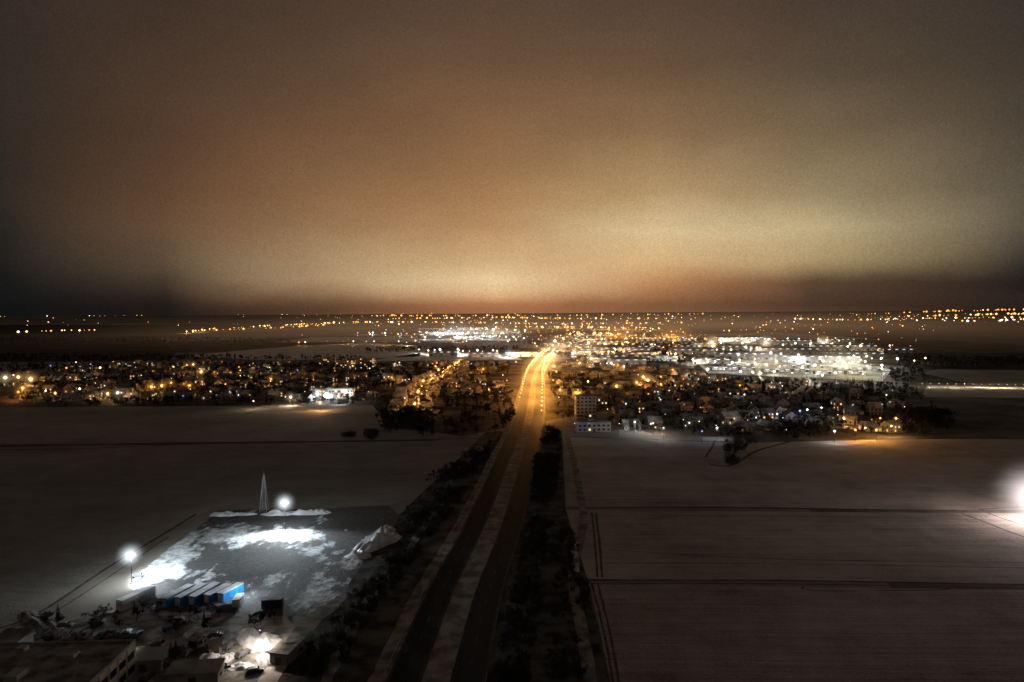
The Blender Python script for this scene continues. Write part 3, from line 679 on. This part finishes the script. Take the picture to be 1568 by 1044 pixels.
def mast(px, py, h, col, power, hr, hs, aim=None, spill=.15):
    p = G(px, py); mb = MB()
    mb.strut((0, 0, 0), (0, 0, h), .16, .09, DARKSTEEL, 8); mb.box(-.5, .5, -.5, .5, 0, .4, CONC); mb.strut((-1.3, 0, h), (1.3, 0, h), .06, .06, STEEL, 5)
    for i in range(4):
        cx = -1.2+i*.8; mb.box(cx-.3, cx+.3, -.12, .12, h-.45, h-.05, DARKSTEEL); mb.box(cx-.26, cx+.26, -.14, -.121, h-.42, h-.08, EM)
    mb.octa((0, -.65, h-.3), .45, EM)
    o = mb.obj("floodlight_mast", p)
    for sx in (-1.3, 1.3):
        if aim:
            l = bpy.data.lights.new("floodlight", 'SPOT'); l.energy = power/2; l.color = col; l.shadow_soft_size = 0; l.spot_size = 2.7; l.spot_blend = .5
            lo = place("floodlight", l, (sx, -.3, h-.8), parent=o)
            lo.rotation_euler = (G(*aim)-p-Vector((0, 0, h))).to_track_quat('-Z', 'Y').to_euler()
        l = bpy.data.lights.new("floodlight", 'POINT'); l.energy = power/2*(spill if aim else 1); l.color = col; l.shadow_soft_size = 0
        place("floodlight", l, (sx, -.32, h-.85), parent=o)
    glow_volume("mast_bloom", (0, -.6, h-.3), (hr,)*3, glow_mat("mast_bloom", col, hs, 4), o); return o  # emissive halo added to imitate bloom around the floodlight heads
mast(202, 893, 10, (.84, .95, 1), 50000, 6.5, .7, (330, 868)); mast(437, 812, 12, (.84, .95, 1), 70000, 6.5, .7, (410, 862))
mast(1582, 800, 11, (1, .86, .84), 55000, 22, .26)
mb = MB(); h = 17; lv = 9
def cor(k, z): r = 2.1*(1-z/h)+.25; a = math.pi/4+k*math.pi/2; return Vector((math.cos(a)*r, math.sin(a)*r, z))
for i in range(lv):
    z0, z1 = h*i/lv, h*(i+1)/lv
    for k in range(4):
        mb.strut(cor(k, z0), cor(k, z1), .1, .1, STEEL); mb.strut(cor(k, z0), cor(k+1, z1), .05, .05, STEEL); mb.strut(cor(k+1, z0), cor(k, z1), .05, .05, STEEL); mb.strut(cor(k, z1), cor(k+1, z1), .05, .05, STEEL)
mb.strut((0, 0, h), (0, 0, h+2), .06, .03, STEEL); mb.obj("lattice_tower", G(405, 783))
def container(name, L, wd, h, m1, m2, loc, rz):
    mb = MB(); mb.box(-wd/2, wd/2, -L/2, L/2, .15, h, m1)
    for y in range(int(L/.5)):
        for s in (-1, 1):
            a, b_ = (wd/2, wd/2+.05) if s > 0 else (-wd/2-.05, -wd/2)
            mb.box(a, b_, -L/2+.1+y*.5, -L/2+.35+y*.5, .3, h-.2, m1)
    mb.box(-wd/2-.06, wd/2+.06, -L/2-.06, L/2+.06, h+.002, h+.2, m2)
    mb.box(-.9, -.05, -L/2-.06, -L/2, .3, h-.25, WHITEP); mb.box(.05, .9, -L/2-.06, -L/2, .3, h-.25, WHITEP)
    for sx in (-1, 1):
        for sy in (-1, 1): mb.box(sx*wd/2-.1, sx*wd/2+.1, sy*L/2-.1, sy*L/2+.1, 0, .149, DARKSTEEL)
    return mb.obj(name, loc, rz)
c0 = G(262, 922)
for i in range(3):
    container("blue_container", 11.5, 2.5, 2.8, BLUE, SNOW, c0+Vector((i*3.9+1.5, 1.2+i*.7, 0.12)), -.28)
c0 = G(333, 916)
for i in range(2): container("blue_container", 9, 2.5, 2.7, BLUE, SNOW if i == 0 else WHITEP, c0+Vector((i*3.8, i*1.0, .12)), -.35)
container("site_container", 6, 2.4, 2.6, DARKSTEEL, DIRTYSNOW, G(417, 930)+Vector((0, 0, .1)), -1.45)
container("site_container", 5, 2.2, 2.4, WHITEP, SNOW, G(365, 926)+Vector((0, 0, .1)), .1)
container("white_trailer", 12, 2.6, 3.4, WHITEP, SNOW, G(209, 925)+Vector((0, 0, .1)), -.35)
p = G(385, 915); mb = MB(); mb.strut((0, 0, 0), (0, 0, 4.5), .08, .06, STEEL, 6); mb.box(-.45, -.05, -.2, .2, 4.3, 4.55, DARKSTEEL); mb.box(-.48, -.451, -.16, .16, 4.33, 4.52, EM)
o = mb.obj("yard_lamp", p); l = bpy.data.lights.new("lamp_light", 'POINT'); l.energy = 3500; l.color = (.8, .93, 1); l.shadow_soft_size = 0; place("lamp_light", l, (-.7, 0, 4.4), parent=o)
def car_mesh(name, paint, snow=True, van=False):
    mb = MB(); ht = 1.9 if van else 1.42
    prof = [(-2.1, .35), (-2.15, .75), (-1.95, .95), (-1.55, ht), (.45 if not van else 1.0, ht), (1.15 if not van else 1.6, .98), (2.05, .82), (2.15, .5), (2.1, .3)]
    vs = []
    for s, off in ((-1, 0), (1, 0)):
        for x, z in prof: vs.append((x, s*(.86 if z < 1.1 else .68), z))
    k = len(prof); fs = [tuple(range(k)), tuple(range(2*k-1, k-1, -1))]
    for i in range(k): fs.append((i, k+i, k+(i+1) % k, (i+1) % k))
    mb.add(vs, fs, paint)
    for s in (-1, 1):
        mb.add([(-1.6, s*.835, 1.0), (.95, s*.835, 1.0), (.42, s*.715, ht-.1), (-1.4, s*.715, ht-.1)], [(0, 1, 2, 3)], GLASS)
        for x in (-1.3, 1.3): mb.strut((x, s*.7, .32), (x, s*.9, .32), .32, .32, RUBBER, 10)
        mb.box(2.1, 2.17, s*.6-.14, s*.6+.14, .58, .7, WHITEP)
    mb.add([(.52, -.64, ht-.06), (.52, .64, ht-.06), (1.14, .78, 1.02), (1.14, -.78, 1.02)], [(0, 3, 2, 1)], GLASS)
    if snow:
        mb.box(-1.5, .4, -.64, .64, ht+.003, ht+.14, DIRTYSNOW); mb.box(1.25, 2.0, -.78, .78, .93, 1.0, DIRTYSNOW)
    return mb.mesh(name)
CARS = [car_mesh("parked_car", mat("car_paint_%d" % i, c, None, 1, .3, spec=.6), i != 2, i == 3) for i, c in enumerate([(.04, .04, .05), (.16, .16, .18), (.03, .04, .08), (.35, .35, .35)])]
for i in range(17):
    px = 6+i*12.5+R.uniform(-4, 4); p = G(px, 977-i*.25+R.uniform(-2, 2)); p.z = .05
    if i in (4, 11): continue
    place("parked_car", R.choice(CARS), p, math.pi/2+R.uniform(-.2, .2)+R.choice((0, math.pi)))
for px, py, a in [(212, 884, .3), (260, 965, .6), (235, 990, 1.1), (210, 1000, 1.3), (275, 955, .2), (150, 955, .1), (290, 1002, 1.2), (255, 1018, 1.5), (305, 985, .9), (330, 975, .3), (350, 992, 1.4), (372, 1004, 1.1), (225, 1040, 1.5), (340, 1025, .4), (100, 960, .1), (130, 990, 1), (390, 1030, .4)]:
    p = G(px, py); p.z = .05; place("parked_car", R.choice(CARS), p, a)
sheet("depot_yard", PS([(-300, 965), (60, 950), (240, 945), (430, 958), (480, 965), (455, 1000), (420, 1044), (350, 1200), (-300, 1200)]), .03, DIRTYSNOW)
track("yard_track", [(120, 951), (230, 945), (330, 948), (470, 950), (530, 905)], 5, VERGE, .09)
track("yard_track", [(460, 975), (425, 1020), (400, 1060)], 5, TRACKSNOW, .09)
for i, (px, py, rx, ry, h) in enumerate([(402, 985, 5, 5, 1.6), (380, 975, 6, 3, 1.3), (320, 1010, 3, 3, 1.2), (345, 1010, 3, 2, 1.3), (365, 1022, 4, 2, 1), (300, 968, 4, 2, 1), (405, 1010, 2, 4, 1), (60, 955, 14, 3, .8), (140, 950, 10, 2, .8), (270, 948, 8, 2, .8), (310, 1035, 4, 3, 1)]):
    mound("snow_heap", px, py, rx, ry, h, R.uniform(0, 3), SNOW if px > 290 else DIRTYSNOW, seed=40+i*1.7)
def shed(name, px, py, w_, d_, h_, rz, roof=SNOWROOF):
    mb = MB(); mb.box(-w_/2, w_/2, -d_/2, d_/2, 0, h_, CONC)
    mb.add([(-w_/2-.3, -d_/2-.3, h_+.01), (w_/2+.3, -d_/2-.3, h_+.01), (w_/2+.3, d_/2+.3, h_+.7), (-w_/2-.3, d_/2+.3, h_+.7), (-w_/2-.3, -d_/2-.3, h_+.25), (w_/2+.3, -d_/2-.3, h_+.25), (w_/2+.3, d_/2+.3, h_+.95), (-w_/2-.3, d_/2+.3, h_+.95)],
           [(3, 2, 1, 0), (4, 5, 6, 7), (0, 1, 5, 4), (1, 2, 6, 5), (2, 3, 7, 6), (3, 0, 4, 7)], roof)
    mb.box(-.9, .9, -d_/2-.04, -d_/2, .05, 2.1, DOOR); mb.box(w_/2, w_/2+.04, -.7, .7, 1, 1.9, GLASS)
    return mb.obj(name, G(px, py), rz)
shed("storage_shed", 225, 1022, 9, 5, 3, .1, METALROOF); shed("storage_shed", 20, 995, 7, 6, 3.5, 0); shed("storage_shed", 448, 1000, 5, 13, 3, -.25, DIRTYSNOW); shed("storage_shed", 330, 1000, 3, 3, 2.2, .4); shed("storage_shed", 300, 990, 3, 2.5, 2.2, -.3); shed("storage_shed", 270, 1000, 4, 2.5, 2.4, .5); shed("storage_shed", 300, 1042, 12, 5, 3, .1)
mixed("yard_trees", scat([(60, 948), (240, 935), (430, 950), (470, 960), (300, 965), (60, 962)], 45)+scat([(230, 985), (390, 985), (380, 1044), (230, 1044)], 14), 3, 6, .2)
mb = MB(); mb.box(-38, 0, -26, 0, 0, 8, WALLS[2]); mb.box(-37.7, -.3, -25.7, -.3, 8.003, 8.12, DIRTYSNOW)
for a in ((-38, 0, -26, -25.72), (-38, 0, -.28, 0), (-38, -37.72, -25.7, -.3), (-.28, 0, -25.7, -.3)): mb.box(*a, 8.003, 8.6, CONC)
for i in range(6):
    for z in (1.2, 4.6): mb.box(0, .06, -3.9-i*4, -.9-i*4, z, z+1.7, GLASS if (i+z) % 3 > .5 else WHITEP)
    mb.box(.0, .12, -4.4-i*4, -4.1-i*4, 0, 7.9, CONC)
for i in range(8):
    for z in (1.2, 4.6): mb.box(-4-i*4.4, -1-i*4.4, 0, .06, z, z+1.7, GLASS)
for a in ((-14, -10, -9, -6), (-26, -24, -5, -3), (-20, -17, -18, -14)): mb.box(*a, 8.13, 9.4, CONC)
mb.obj("depot_building", (-95, 168, 0), .04)
def yardlamp(px, py, pw, hh=6.0):
    p = G(px, py); mb = MB(); mb.strut((0, 0, 0), (0, 0, hh), .1, .07, STEEL, 6); mb.strut((0, 0, hh), (-.9, 0, hh+.2), .05, .05, STEEL); mb.box(-1.3, -.8, -.15, .15, hh+.12, hh+.26, DARKSTEEL)
    mb.box(-1.25, -.85, -.12, .12, hh+.09, hh+.119, EM); o = mb.obj("street_lamp", p)
    l = bpy.data.lights.new("lamp_light", 'SPOT'); l.energy = pw; l.color = (1, .86, .7); l.spot_size = 2.8; l.spot_blend = .7; l.shadow_soft_size = 0
    place("lamp_light", l, (-1.05, 0, hh), parent=o)
yardlamp(405, 1005, 8000, 7); yardlamp(208, 1012, 900, 5)
scene.view_settings.view_transform = 'Standard'; scene.view_settings.look = 'None'
print("objects", len(bpy.data.objects), "lights", len(plights))
